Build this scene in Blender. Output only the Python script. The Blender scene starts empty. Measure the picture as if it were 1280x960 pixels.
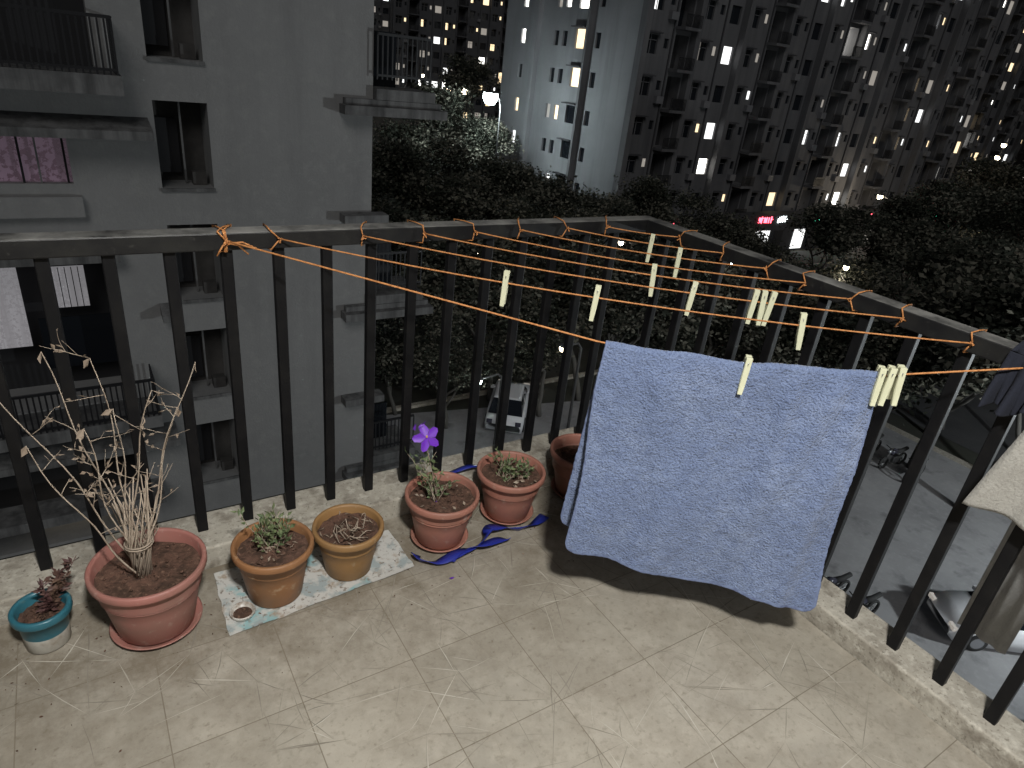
import bpy, math, random
import numpy as np
from mathutils import Vector, Matrix
random.seed(7)
scene=bpy.context.scene
R_=random.uniform

# ------------------------------------------------------------------ materials
def mat(name,col,rough=.7,metal=0,noise=None,bump=None,emit=None,spec=None,streak=None,dust=None,sheen=None,coords='Object'):
    m=bpy.data.materials.new(name); m.use_nodes=True
    nt=m.node_tree; N=nt.nodes; L=nt.links; b=N['Principled BSDF']
    b.inputs['Base Color'].default_value=(*col,1); b.inputs['Roughness'].default_value=rough
    b.inputs['Metallic'].default_value=metal
    if spec is not None: b.inputs['Specular IOR Level'].default_value=spec
    tc=N.new('ShaderNodeTexCoord'); co=tc.outputs[coords]
    cur=None
    def mixin(fac,c2,prev):
        x=N.new('ShaderNodeMix'); x.data_type='RGBA'
        L.new(fac,x.inputs[0])
        if prev is None: x.inputs[6].default_value=(*col,1)
        else: L.new(prev,x.inputs[6])
        x.inputs[7].default_value=(*c2,1)
        return x.outputs[2]
    def nz(scale,detail=5,rg=.6,map_=None):
        n=N.new('ShaderNodeTexNoise'); n.inputs['Scale'].default_value=scale; n.inputs['Detail'].default_value=detail; n.inputs['Roughness'].default_value=rg
        if map_:
            mp=N.new('ShaderNodeMapping'); mp.inputs['Scale'].default_value=map_; L.new(co,mp.inputs[0]); L.new(mp.outputs[0],n.inputs['Vector'])
        else: L.new(co,n.inputs['Vector'])
        return n.outputs['Fac']
    def ramp(v,a,b_):
        r=N.new('ShaderNodeMapRange'); r.inputs[1].default_value=a; r.inputs[2].default_value=b_; L.new(v,r.inputs[0]); return r.outputs[0]
    for (sc,c2,a,b_) in (noise or []):
        cur=mixin(ramp(nz(sc),a,b_),c2,cur)
    if streak:
        sc,c2,a,b_=streak
        cur=mixin(ramp(nz(1.0,6,.65,sc),a,b_),c2,cur)
    if dust:
        g=N.new('ShaderNodeNewGeometry'); s=N.new('ShaderNodeSeparateXYZ'); L.new(g.outputs['Normal'],s.inputs[0])
        a=ramp(s.outputs[2],.5,.95); n2=ramp(nz(dust[1],8,.7),.32,.68)
        mm=N.new('ShaderNodeMath'); mm.operation='MULTIPLY'; L.new(a,mm.inputs[0]); L.new(n2,mm.inputs[1])
        cur=mixin(mm.outputs[0],dust[0],cur)
    if cur is not None: L.new(cur,b.inputs['Base Color'])
    if bump:
        sc,st,di=bump
        bp=N.new('ShaderNodeBump'); bp.inputs['Strength'].default_value=st; bp.inputs['Distance'].default_value=di
        L.new(nz(sc,6),bp.inputs['Height']); L.new(bp.outputs[0],b.inputs['Normal'])
    if emit:
        b.inputs['Emission Color'].default_value=(*emit[0],1); b.inputs['Emission Strength'].default_value=emit[1]
        try: m.cycles.emission_sampling='NONE'
        except Exception: pass
    if sheen: b.inputs['Sheen Weight'].default_value=sheen
    return m

M={}
M['rail']=mat('black_painted_metal',(.007,.007,.008),.5,noise=[(14,(.013,.0125,.0125),.45,.75)],bump=(60,.15,.002),spec=.2)
M['railtop']=mat('black_rail_dusty',(.010,.010,.011),.45,noise=[(14,(.02,.02,.019),.4,.7),(70,(.05,.048,.045),.62,.8)],dust=((.30,.295,.28),7),bump=(60,.25,.002),spec=.35)
M['kerb']=mat('kerb_concrete',(.42,.39,.33),.9,noise=[(5,(.25,.225,.185),.42,.72),(38,(.54,.51,.44),.5,.7),(90,(.16,.14,.11),.56,.72),(14,(.2,.175,.14),.54,.72)],bump=(60,.6,.005))
M['terra']=mat('terracotta_plastic',(.35,.15,.11),.55,noise=[(9,(.28,.135,.10),.4,.7),(30,(.42,.3,.24),.58,.8)])
M['terra2']=mat('terracotta_pink',(.35,.145,.12),.55,noise=[(7,(.28,.15,.12),.4,.7),(34,(.44,.32,.27),.58,.8)])
M['ochre']=mat('ochre_plastic',(.30,.14,.058),.55,noise=[(8,(.23,.12,.058),.4,.7),(30,(.44,.33,.22),.6,.8)])
M['ochre2']=mat('mustard_plastic',(.30,.165,.062),.55,noise=[(8,(.25,.145,.062),.4,.7),(30,(.42,.33,.22),.6,.8)])
M['teal']=mat('teal_glaze',(.03,.13,.17),.35,noise=[(25,(.1,.18,.18),.6,.75)])
M['whitepot']=mat('white_pot_paint',(.5,.48,.43),.6,noise=[(18,(.28,.24,.19),.48,.7)])
M['soil']=mat('dry_soil',(.12,.062,.042),.95,noise=[(30,(.06,.032,.02),.4,.6),(80,(.19,.11,.075),.55,.7)],bump=(70,1,.012))
M['drystem']=mat('dry_stem',(.40,.33,.26),.85,noise=[(20,(.26,.2,.15),.4,.7)])
M['dryleaf']=mat('dry_leaf',(.33,.26,.2),.85,noise=[(12,(.18,.13,.09),.4,.7)])
M['green']=mat('weed_leaf',(.09,.13,.06),.6,noise=[(25,(.19,.22,.10),.4,.7)])
M['maroon']=mat('maroon_leaf',(.085,.04,.038),.55,noise=[(25,(.14,.09,.06),.45,.7)])
M['purple']=mat('purple_petal',(.15,.028,.46),.5)
M['yellow']=mat('stamen',(.7,.5,.1),.6)
M['ribbon']=mat('blue_ribbon',(.018,.028,.24),.35)
M['rope']=mat('orange_rope',(.58,.25,.085),.7,noise=[(120,(.4,.16,.05),.45,.6)])
M['peg']=mat('cream_plastic',(.66,.66,.47),.45)
M['steel']=mat('steel_wire',(.5,.5,.5),.3,1)
M['paper']=mat('newspaper',(.50,.49,.46),.85,noise=[(14,(.30,.34,.34),.5,.6),(6,(.25,.40,.41),.58,.64),(60,(.2,.17,.14),.56,.66),(22,(.3,.24,.18),.56,.7)])
M['white']=mat('white_ceramic',(.5,.48,.44),.4,noise=[(30,(.25,.2,.16),.45,.65)])
M['cloth']=mat('cream_cloth',(.40,.385,.35),.95,bump=(150,.7,.005),noise=[(9,(.3,.285,.255),.4,.7),(160,(.26,.25,.22),.5,.75)],sheen=.3)
M['greycloth']=mat('grey_cloth',(.4,.405,.41),.95,bump=(150,.5,.004),noise=[(9,(.3,.3,.31),.4,.7)])
M['darkcloth']=mat('dark_cloth',(.010,.012,.022),.95,bump=(150,.5,.004))
M['plaster']=mat('grey_plaster',(.29,.29,.287),.9,noise=[(.35,(.25,.25,.247),.35,.7),(3,(.32,.32,.31),.5,.8)],streak=((1.3,1.3,.12),(.215,.215,.215),.5,.85),bump=(14,.35,.03))
M['ledge']=mat('ledge_concrete',(.19,.19,.188),.9,noise=[(1.5,(.1,.1,.1),.45,.7)],streak=((3,3,.3),(.06,.06,.06),.42,.7),bump=(8,.3,.02))
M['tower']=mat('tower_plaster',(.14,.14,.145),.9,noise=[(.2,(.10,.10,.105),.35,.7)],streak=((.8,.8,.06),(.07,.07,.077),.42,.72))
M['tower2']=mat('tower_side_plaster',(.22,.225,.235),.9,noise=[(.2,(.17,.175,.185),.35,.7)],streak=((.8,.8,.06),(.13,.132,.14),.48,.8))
M['tower3']=mat('far_tower_plaster',(.075,.076,.082),.9,noise=[(.1,(.05,.052,.058),.35,.7)])
M['towerdark']=mat('tower_trim',(.045,.045,.05),.8)
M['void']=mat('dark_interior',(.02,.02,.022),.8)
M['recess']=mat('duct_recess',(.10,.095,.09),.9,noise=[(.8,(.04,.038,.036),.4,.7)])
M['glass']=mat('dark_glass',(.012,.014,.018),.12)
M['frame']=mat('window_frame',(.16,.16,.17),.5)
M['railing']=mat('far_railing',(.012,.012,.014),.5)
M['lit1']=mat('lit_window_cool',(.5,.5,.5),.8,emit=((.95,.96,.95),1.6))
M['lit2']=mat('lit_window_warm',(.5,.5,.5),.8,emit=((1,.76,.45),1.5))
M['lit3']=mat('lit_window_dim',(.2,.2,.2),.8,emit=((.9,.82,.72),.32))
M['lit4']=mat('lit_window_bright',(.5,.5,.5),.8,emit=((1,.97,.88),5))
M['lace']=mat('lace_curtain',(.4,.38,.4),.9,emit=((.8,.78,.82),.2),noise=[(9,(.14,.12,.13),.5,.56)],streak=((6,6,.1),(.15,.13,.14),.45,.6))
M['lilac']=mat('patterned_curtain',(.34,.22,.31),.9,emit=((.55,.4,.5),.08),noise=[(7,(.07,.02,.04),.5,.54)])
M['warmcurt']=mat('warm_curtain',(.4,.36,.28),.9,emit=((1,.85,.65),.22),streak=((4,4,.1),(.2,.15,.1),.45,.6))
M['bark']=mat('tree_bark',(.10,.095,.085),.95)
M['leafA']=mat('tree_leaves_dark',(.036,.04,.03),.8,spec=.2)
M['leafB']=mat('tree_leaves_light',(.15,.145,.115),.8,spec=.2)
M['lamp']=mat('lamp_lens',(1,1,1),.5,emit=((.85,1,.97),60))
M['lampw']=mat('lamp_lens_warm',(1,1,1),.5,emit=((1,.85,.6),14))
M['pole']=mat('lamp_pole',(.12,.12,.12),.5,.3)
M['asphalt']=mat('asphalt',(.055,.055,.058),.9,noise=[(.3,(.08,.08,.082),.4,.7)],bump=(5,.2,.02))
M['paving']=mat('parking_concrete',(.30,.30,.305),.85,noise=[(.4,(.22,.22,.225),.4,.7),(4,(.33,.33,.335),.5,.8),(1.3,(.15,.15,.155),.55,.75)])
M['earth']=mat('earth',(.05,.047,.04),.95,noise=[(.2,(.035,.04,.028),.4,.7)])
M['paint']=mat('road_paint',(.4,.4,.4),.7)
M['carwhite']=mat('car_paint_white',(.7,.71,.73),.25)
M['carsilver']=mat('car_paint_silver',(.3,.31,.33),.25,.4)
M['carred']=mat('car_paint_dark',(.05,.05,.07),.25)
M['tyre']=mat('tyre_rubber',(.02,.02,.02),.8)
M['ceil']=mat('ceiling_paint',(.6,.6,.58),.9)
M['bulb']=mat('ceiling_bulb',(1,1,1),.5,emit=((1,.97,.9),8))
for n,c in {'neon_g':(.1,1,.55),'neon_r':(1,.08,.12),'neon_b':(.15,.45,1),'neon_w':(.9,1,1),'neon_y':(1,.65,.2),'neon_c':(.2,1,1)}.items():
    M[n]=mat(n,(.2,.2,.2),.6,emit=(c,7))

def floor_mat():
    m=mat('anti_skid_tile',(.37,.338,.282),.85,noise=[(2.2,(.31,.285,.24),.4,.7),(9,(.41,.375,.315),.45,.7),(45,(.26,.235,.19),.54,.74)],bump=(90,.35,.002),spec=.2)
    nt=m.node_tree;N=nt.nodes;L=nt.links;b=N['Principled BSDF']
    src=b.inputs['Base Color'].links[0].from_socket
    tc=N.new('ShaderNodeTexCoord'); mp=N.new('ShaderNodeMapping'); L.new(tc.outputs['Object'],mp.inputs[0]); mp.inputs['Location'].default_value=(.06,.1,0)
    br=N.new('ShaderNodeTexBrick'); br.offset=0; br.inputs['Scale'].default_value=1; br.inputs['Brick Width'].default_value=.305; br.inputs['Row Height'].default_value=.305
    br.inputs['Mortar Size'].default_value=.0018; br.inputs['Mortar Smooth'].default_value=.5
    br.inputs['Color1'].default_value=(1,1,1,1); br.inputs['Color2'].default_value=(.88,.88,.87,1); br.inputs['Mortar'].default_value=(.5,.47,.43,1)
    L.new(mp.outputs[0],br.inputs['Vector'])
    mu=N.new('ShaderNodeMix'); mu.data_type='RGBA'; mu.blend_type='MULTIPLY'; mu.inputs[0].default_value=1
    L.new(src,mu.inputs[6]); L.new(br.outputs['Color'],mu.inputs[7])
    s=N.new('ShaderNodeSeparateXYZ'); L.new(tc.outputs['Object'],s.inputs[0])
    def noise(sc,rg): 
        n=N.new('ShaderNodeTexNoise'); n.inputs['Scale'].default_value=sc; n.inputs['Detail'].default_value=10; n.inputs['Roughness'].default_value=rg; L.new(tc.outputs['Object'],n.inputs[0]); return n.outputs[0]
    def mr(v,a,b_,o=1.0):
        r=N.new('ShaderNodeMapRange'); r.inputs[1].default_value=a; r.inputs[2].default_value=b_; r.inputs[4].default_value=o; L.new(v,r.inputs[0]); return r.outputs[0]
    def op(o,a,c):
        x=N.new('ShaderNodeMath'); x.operation=o; x.use_clamp=True; L.new(a,x.inputs[0]); L.new(c,x.inputs[1]); return x.outputs[0]
    near=mr(s.outputs[1],-.85,-.25)
    a=op('MULTIPLY',near,mr(noise(7,.74),.36,.6))
    ad=op('ADD',a,mr(noise(3.1,.8),.44,.70,.7))
    ad=op('ADD',ad,mr(noise(55,.6),.60,.72,.55))
    mx=N.new('ShaderNodeMix'); mx.data_type='RGBA'; L.new(ad,mx.inputs[0]); L.new(mu.outputs[2],mx.inputs[6]); mx.inputs[7].default_value=(.185,.158,.12,1)
    L.new(mx.outputs[2],b.inputs['Base Color'])
    return m
M['floor']=floor_mat()
M['groove']=mat('tile_groove',(.17,.15,.12),.9,noise=[(6,(.26,.235,.19),.4,.62)])
M['ridge']=mat('tile_ridge',(.45,.42,.36),.8,noise=[(6,(.34,.315,.265),.4,.6)])

def towel_mat():
    m=mat('blue_terry',(.205,.262,.42),1.0,noise=[(8,(.255,.315,.475),.40,.64),(3.5,(.165,.215,.36),.45,.75),(28,(.17,.22,.365),.48,.75),(190,(.105,.14,.255),.48,.7)],sheen=.2,spec=.1)
    nt=m.node_tree;N=nt.nodes;L=nt.links;b=N['Principled BSDF']
    tc=N.new('ShaderNodeTexCoord'); v=N.new('ShaderNodeTexNoise'); v.inputs['Scale'].default_value=190; v.inputs['Detail'].default_value=3
    L.new(tc.outputs['Object'],v.inputs[0])
    v2=N.new('ShaderNodeTexNoise'); v2.inputs['Scale'].default_value=30; v2.inputs['Detail'].default_value=4; L.new(tc.outputs['Object'],v2.inputs[0])
    a=N.new('ShaderNodeMath'); a.operation='ADD'; L.new(v.outputs[0],a.inputs[0]); L.new(v2.outputs[0],a.inputs[1])
    bp=N.new('ShaderNodeBump'); bp.inputs['Strength'].default_value=.9; bp.inputs['Distance'].default_value=.009
    L.new(a.outputs[0],bp.inputs['Height']); L.new(bp.outputs[0],b.inputs['Normal'])
    return m
M['towel']=towel_mat()
M['hem']=mat('towel_hem',(.18,.23,.38),.9,bump=(200,.5,.003),noise=[(60,(.12,.15,.27),.45,.65)])

# ------------------------------------------------------------------ mesh builder
class B:
    def __init__(s): s.v=[];s.f=[];s.m=[];s.mats=[];s.smooth=[]
    def mi(s,k):
        if k not in s.mats: s.mats.append(k)
        return s.mats.index(k)
    def add(s,vs,fs,k,sm=False):
        o=len(s.v); s.v+= [tuple(v) for v in vs]; i=s.mi(k)
        for f in fs: s.f.append(tuple(o+j for j in f)); s.m.append(i); s.smooth.append(sm)
    def box(s,a,b,k):
        x0,y0,z0=a;x1,y1,z1=b
        s.add([(x0,y0,z0),(x1,y0,z0),(x1,y1,z0),(x0,y1,z0),(x0,y0,z1),(x1,y0,z1),(x1,y1,z1),(x0,y1,z1)],
              [(0,3,2,1),(4,5,6,7),(0,1,5,4),(1,2,6,5),(2,3,7,6),(3,0,4,7)],k)
    def tube(s,pts,r,k,n=6,r2=None):
        pts=[Vector(p) for p in pts]; vs=[];fs=[]; L=len(pts)
        up=None
        for i,p in enumerate(pts):
            t=(pts[min(i+1,L-1)]-pts[max(i-1,0)])
            if t.length<1e-9: t=Vector((0,0,1))
            t.normalize()
            if up is None: up=t.orthogonal().normalized()
            else:
                up=(up-t*up.dot(t)); up=up.normalized() if up.length>1e-6 else t.orthogonal().normalized()
            w=t.cross(up); rr=r if r2 is None else r+(r2-r)*i/(L-1)
            for j in range(n):
                a=2*math.pi*j/n; vs.append(p+up*math.cos(a)*rr+w*math.sin(a)*rr)
        for i in range(L-1):
            for j in range(n):
                fs.append((i*n+j,i*n+(j+1)%n,(i+1)*n+(j+1)%n,(i+1)*n+j))
        fs.append(tuple(range(n))[::-1]); fs.append(tuple((L-1)*n+j for j in range(n)))
        s.add(vs,fs,k,True)
    def lathe(s,prof,c,k,n=48):
        vs=[];fs=[]
        for (r,z) in prof:
            for j in range(n):
                a=2*math.pi*j/n; vs.append((c[0]+r*math.cos(a),c[1]+r*math.sin(a),c[2]+z))
        for i in range(len(prof)-1):
            for j in range(n): fs.append((i*n+j,i*n+(j+1)%n,(i+1)*n+(j+1)%n,(i+1)*n+j))
        s.add(vs,fs,k,True)
    def leaf(s,p,d,l,w,k,curl=.2):
        p=Vector(p); d=Vector(d).normalized(); sd=d.cross(Vector((R_(-1,1),R_(-1,1),R_(-1,1)))).normalized(); nn=d.cross(sd)
        m=p+d*l*.5+nn*l*curl*.3
        s.add([p,m+sd*w*.5,p+d*l-nn*l*curl*.3,m-sd*w*.5,m-nn*l*.08],[(0,1,4),(1,2,4),(2,3,4),(3,0,4)],k,False)
    def obj(s,name,parent=None):
        me=bpy.data.meshes.new(name); me.from_pydata(s.v,[],s.f)
        for k in s.mats: me.materials.append(M[k])
        me.polygons.foreach_set('material_index',s.m)
        me.polygons.foreach_set('use_smooth',s.smooth); me.update()
        o=bpy.data.objects.new(name,me); scene.collection.objects.link(o)
        if parent: o.parent=parent
        return o
def empty(name,loc=(0,0,0)):
    e=bpy.data.objects.new(name,None); e.location=loc; scene.collection.objects.link(e); return e
def bevel(o,w,seg=2,ang=40):
    m=o.modifiers.new('b','BEVEL'); m.width=w; m.segments=seg; m.limit_method='ANGLE'; m.angle_limit=math.radians(ang); return o

# ------------------------------------------------------------------ balcony
b=B(); b.box((-5,-4,-.15),(-.062,-.102,0),'floor'); fl=b.obj('balcony_floor')
g=B(); cnt=0
def gline(x,y,x2,y2,w,k):
    global cnt
    if max(x,x2)>-.075 or max(y,y2)>-.115: return
    dx,dy=x2-x,y2-y; l=math.hypot(dx,dy)
    if l<.01: return
    nx,ny=-dy/l*w,dx/l*w; z=.0006+cnt*2e-7; cnt+=1
    mx,my=x+dx*.5+R_(-.004,.004),y+dy*.5+R_(-.004,.004)
    g.add([(x,y,z),(mx+nx,my+ny,z),(x2,y2,z),(mx-nx,my-ny,z)],[(0,3,2,1)],k)
pts=[]
while len(pts)<900:
    p=(R_(-4.2,-.1),R_(-3.2,-.13))
    if all((p[0]-q[0])**2+(p[1]-q[1])**2>.0034 for q in pts[-400:]): pts.append(p)
for p in pts:
    near=sorted(pts,key=lambda q:(p[0]-q[0])**2+(p[1]-q[1])**2)[1:9]
    for q in random.sample(near,2):
        e=R_(.9,1.25); k='groove' if random.random()<.75 else 'ridge'
        gline(p[0],p[1],p[0]+(q[0]-p[0])*e,p[1]+(q[1]-p[1])*e,R_(.0009,.0018),k)
for i in range(420):
    x=R_(-4.2,-.12); y=R_(-3.2,-.2); a=R_(0,3.14); l=R_(.06,.22)
    gline(x,y,x+math.cos(a)*l,y+math.sin(a)*l,R_(.0006,.0013),random.choice(['groove','groove','ridge']))
g.obj('tile_relief',fl)
b=B()
b.box((-5,-.10,-.15),(.085,.09,.08),'kerb'); b.box((-.06,-4,-.15),(.085,-.1025,.077),'kerb')
bevel(b.obj('balcony_kerb'),.008,3)
b=B(); b.box((-5,.02,-1.2),(.085,.10,-.152),'plaster'); b.box((0,-4,-1.2),(.09,.015,-.152),'plaster'); b.obj('balcony_edge_beam')

rail=empty('balcony_railing')
b=B(); b.box((-5,-.032,1.0),(.035,.035,1.048),'railtop'); b.box((-.035,-4,1.002),(.032,-.0345,1.05),'railtop'); bevel(b.obj('top_rail',rail),.004,2)
b=B()
S=.1397
for i in range(-20,14):
    x=-1.9764+S*i; b.box((x-.0155,-.0125,.07),(x+.0155,.0125,1.002),'rail')
for k in range(-8,20):
    y=-(1.234+S*k); b.box((-.0125,y-.0155,.07),(.0125,y+.0155,1.004),'rail')
bevel(b.obj('bars',rail),.003,2)

b=B(); b.box((-5,-4,2.8),(.05,.05,2.95),'ceil'); b.obj('balcony_ceiling')
cl=empty('ceiling_lamp',(0,0,0))
LX,LY,LZ=-1.72,-2.25,2.70
b=B(); b.lathe([(.001,.0),(.1,.01),(.13,.04),(.13,.075)],(LX,LY,LZ),'bulb',32); b.lathe([(.14,.07),(.14,.1),(.001,.1)],(LX,LY,LZ),'frame',32); b.obj('fixture',cl)
ld=bpy.data.lights.new('lamp_light','AREA'); ld.shape='DISK'; ld.size=.24; ld.energy=122; ld.color=(1,.985,.945)
lo=bpy.data.objects.new('lamp_light',ld); lo.location=(LX,LY,LZ-.02); lo.parent=cl; scene.collection.objects.link(lo)

# ------------------------------------------------------------------ pots
def pot(name,x,y,R,h,rb,k,saucer=0,lip=.022,z0=0,upper=None,soil=.03):
    e=empty(name,(0,0,0)); zz=z0+(.012 if saucer else 0)
    b=B(); hh=h-lip
    prof=[(.001,0),(rb-.006,0),(rb,.006),(rb+(R-.014-rb)*.5,hh*.5),(R-.012,hh-.002),(R-.001,hh),(R,hh+.003),(R,h-.004),(R-.003,h),(R-.01,h),(R-.014,h-.006),(R-.018,h-soil-.03)]
    if upper:
        b.lathe(prof[:4],(x,y,zz),k); b.lathe(prof[3:],(x,y,zz),upper)
    else: b.lathe(prof,(x,y,zz),k)
    if R>.12 and not upper:
        for q in (.72,.78):
            rr=rb+(R-.012-rb)*q; b.lathe([(rr-.002,hh*q-.004),(rr+.003,hh*q),(rr-.001,hh*q+.004)],(x,y,zz),k)
    b.obj('pot_body',e)
    s=B(); n=28;rg=9;vs=[(x,y,zz+h-soil+.01)];fs=[]
    for i in range(1,rg+1):
        for j in range(n):
            a=2*math.pi*j/n; r=(R-.016)*i/rg; vs.append((x+r*math.cos(a),y+r*math.sin(a),zz+h-soil+R_(-.004,.006)+.008*math.sin(a*3+i)*(1-i/rg)))
    for j in range(n): fs.append((0,1+j,1+(j+1)%n))
    for i in range(rg-1):
        for j in range(n): fs.append((1+i*n+j,1+(i+1)*n+j,1+(i+1)*n+(j+1)%n,1+i*n+(j+1)%n))
    s.add(vs,fs,'soil',True)
    for _ in range(70):
        a=R_(0,6.28); r=R_(0,R-.03); q=R_(.002,.007); cx,cy,cz=x+r*math.cos(a),y+r*math.sin(a),zz+h-soil+.006
        s.add([(cx-q,cy,cz),(cx,cy-q,cz),(cx+q,cy,cz),(cx,cy+q,cz),(cx,cy,cz+q)],[(0,1,4),(1,2,4),(2,3,4),(3,0,4)],'soil')
    s.obj('soil',e)
    if saucer:
        t=B(); t.lathe([(.001,0),(saucer-.02,0),(saucer-.004,.018),(saucer,.022),(saucer-.006,.022),(saucer-.022,.006),(.001,.005)],(x,y,z0+.001),k); t.obj('saucer',e)
    return e,(x,y,zz+h-soil)

e1,c1=pot('terracotta_flower_pot',-1.868,-.272,.146,.215,.098,'terra2',.118,soil=.04)
e2,c2=pot('ochre_flower_pot',-1.545,-.29,.117,.19,.078,'ochre',z0=.003)
e3,c3=pot('ochre_flower_pot',-1.312,-.282,.111,.175,.072,'ochre2',z0=.003,soil=.03)
e4,c4=pot('terracotta_flower_pot',-.977,-.272,.128,.188,.083,'terra',.102)
e5,c5=pot('terracotta_flower_pot',-.68,-.245,.128,.188,.083,'terra',.102,soil=.035)
e6,c6=pot('terracotta_flower_pot',-.345,-.24,.128,.188,.083,'terra',.102,soil=.05)
e7,c7=pot('small_plant_pot',-2.125,-.215,.070,.125,.052,'whitepot',upper='teal')

def grow(b,p,d,l,r,depth,leafk,stemk,leafp=.6,ll=.02,spread=.5,up=.0):
    p=Vector(p); d=Vector(d).normalized(); pts=[p.copy()]; n=5
    for i in range(n):
        d=(d+Vector((R_(-1,1),R_(-1,1),R_(-.3,.6)+up))*.16).normalized(); p=p+d*l/n; pts.append(p.copy())
        if random.random()<leafp: b.leaf(p,(d+Vector((R_(-1,1),R_(-1,1),R_(-.8,.5)))),ll*R_(.6,1.3),ll*R_(.3,.6),leafk,R_(-.6,.6))
    b.tube(pts,r,stemk,5,r*.6)
    if depth>0:
        for i in range(random.choice([2,2,3])):
            q=random.choice(pts[2:]); dd=(d+Vector((R_(-1,1),R_(-1,1),R_(-.2,.5)))*spread).normalized()
            grow(b,q,dd,l*R_(.45,.8),r*.62,depth-1,leafk,stemk,leafp,ll,spread,up)
random.seed(11)
b=B(); x,y,z=c1
for tx,ty,tz in [(-.25,.05,.60),(-.14,.04,.66),(-.04,.05,.63),(.07,.0,.55),(.17,.04,.59),(-.2,-.02,.46),(.12,.08,.45),(-.08,-.05,.5),(-.01,.03,.5)]:
    p0=Vector((x-.02+R_(-.015,.015),y+R_(-.015,.015),z-.01)); p3=Vector((x+tx,y+ty,z+tz)); p1=p0+Vector((tx*.35+R_(-.03,.03),ty*.3,tz*.45)); pts=[]
    for i in range(15):
        t=i/14; q=p0*(1-t)**2+p1*2*t*(1-t)+p3*t*t; q+=Vector((math.sin(t*11+tx*20)*.007,math.cos(t*9+tx*10)*.006,0)); pts.append(q)
    b.tube(pts,.0030,'drystem',5,.0012)
    for i in range(6,15):
        if random.random()<.5: grow(b,pts[i],(R_(-1,1),R_(-.8,.8),R_(-.1,.9)),R_(.04,.09),.0011,1 if random.random()<.4 else 0,'dryleaf','drystem',.3,.02,.8)
    b.leaf(pts[-1],(R_(-1,1),0,-.5),.03,.018,'dryleaf')
for i in range(4):
    a=R_(0,6.28); rr=R_(.0,.025)
    grow(b,(x-.015+rr*math.cos(a),y+rr*math.sin(a),z-.01),(R_(-.5,.4),R_(-.3,.3),1.1),R_(.14,.2),.003,2,'dryleaf','drystem',.2,.018,.6)
for i in range(20):
    a=R_(0,6.28); b.tube([(x-.015+.022*math.cos(a),y+.022*math.sin(a),z-.01),(x-.012+.028*math.cos(a+1),y+.028*math.sin(a+1),z+.1),(x-.01+.045*math.cos(a+2),y+.045*math.sin(a+2),z+R_(.17,.34))],.003,'drystem',5,.0015)
b.tube([(x-.012+.034*math.cos(q*.5),y+.034*math.sin(q*.5),z+.10+q*.0006) for q in range(27)],.0022,'drystem',5)
b.obj('dried_plant',e1)
b=B(); x,y,z=c2
for i in range(10): grow(b,(x+R_(-.03,.03),y+R_(-.02,.04),z-.005),(R_(-.6,.6),R_(-.5,.5),.9),R_(.05,.09),.0016,1,'green','drystem',.95,.024,.8)
for i in range(4): grow(b,(x+R_(-.05,.0),y+.03,z-.005),(R_(-.7,.5),R_(0,.5),.9),R_(.09,.12),.0016,1,'green','drystem',.8,.02,.8)
for i in range(30): a=R_(0,6.28);r=R_(0,.08); b.leaf((x+r*math.cos(a),y+r*math.sin(a),z+.008),(R_(-1,1),R_(-1,1),.1),.02,.008,'dryleaf')
b.obj('weeds',e2)
b=B(); x,y,z=c3
for i in range(16):
    a=R_(0,6.28);r=R_(0,.05); b.tube([(x+r*math.cos(a),y+r*math.sin(a),z),(x+(r+.02)*math.cos(a+.4),y+(r+.02)*math.sin(a+.4),z+R_(.015,.04)),(x+(r+.035)*math.cos(a+.9),y+(r+.03)*math.sin(a+.9),z+.012)],.002,'drystem',5,.001)
for i in range(30): a=R_(0,6.28);r=R_(0,.085); b.leaf((x+r*math.cos(a),y+r*math.sin(a),z+.008),(R_(-1,1),R_(-1,1),.15),.025,.006,'dryleaf')
b.obj('withered_stalks',e3)
b=B(); x,y,z=c4
for i in range(8): grow(b,(x-.02+R_(-.015,.015),y+R_(-.015,.015),z-.005),(R_(-.6,.4),R_(-.2,.4),1),R_(.09,.14),.0018,1,'green','drystem',.8,.024,.7)
st=[(x-.02,y,z),(x-.035,y+.01,z+.1),(x-.07,y+.02,z+.25)]
b.tube(st,.002,'drystem',5,.0012)
for i in range(12):
    q=Vector(st[1]).lerp(Vector(st[2]),R_(0,.9)); b.leaf(q,(R_(-1,1),R_(-1,1),R_(-.2,.6)),.032,.012,'green')
fc=Vector((x-.075,y-.005,z+.265)); fn=Vector((-.1,-.8,.5)).normalized(); u=fn.orthogonal().normalized(); w=fn.cross(u)
for j in range(5):
    a=2*math.pi*j/5+.3; d=u*math.cos(a)+w*math.sin(a); sd=u*-math.sin(a)+w*math.cos(a)
    b.add([fc,fc+d*.022+sd*.014+fn*.006,fc+d*.040+sd*.012-fn*.004,fc+d*.048-fn*.002,fc+d*.042-sd*.009,fc+d*.022-sd*.016+fn*.008],[(0,1,2,3),(0,3,4,5)],'purple',True)
b.lathe([(.001,0),(.003,.0),(.003,.006),(.001,.008)],tuple(fc+fn*.002),'yellow',8)
b.leaf(fc+Vector((-.04,0,.035)),(-.3,-.3,1),.035,.022,'purple'); b.leaf(fc+Vector((-.03,0,.05)),(.6,-.3,.5),.03,.02,'purple')
b.obj('flowering_plant',e4)
b=B(); x,y,z=c4
for i in range(14): a=R_(0,6.28);r=R_(.02,.1); b.leaf((x+r*math.cos(a),y+r*math.sin(a),z+.01),(R_(-1,1),R_(-1,1),.1),.018,.01,random.choice(['dryleaf','purple','dryleaf','drystem']))
b.obj('fallen_petals',e4)
b=B(); x,y,z=c5
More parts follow.
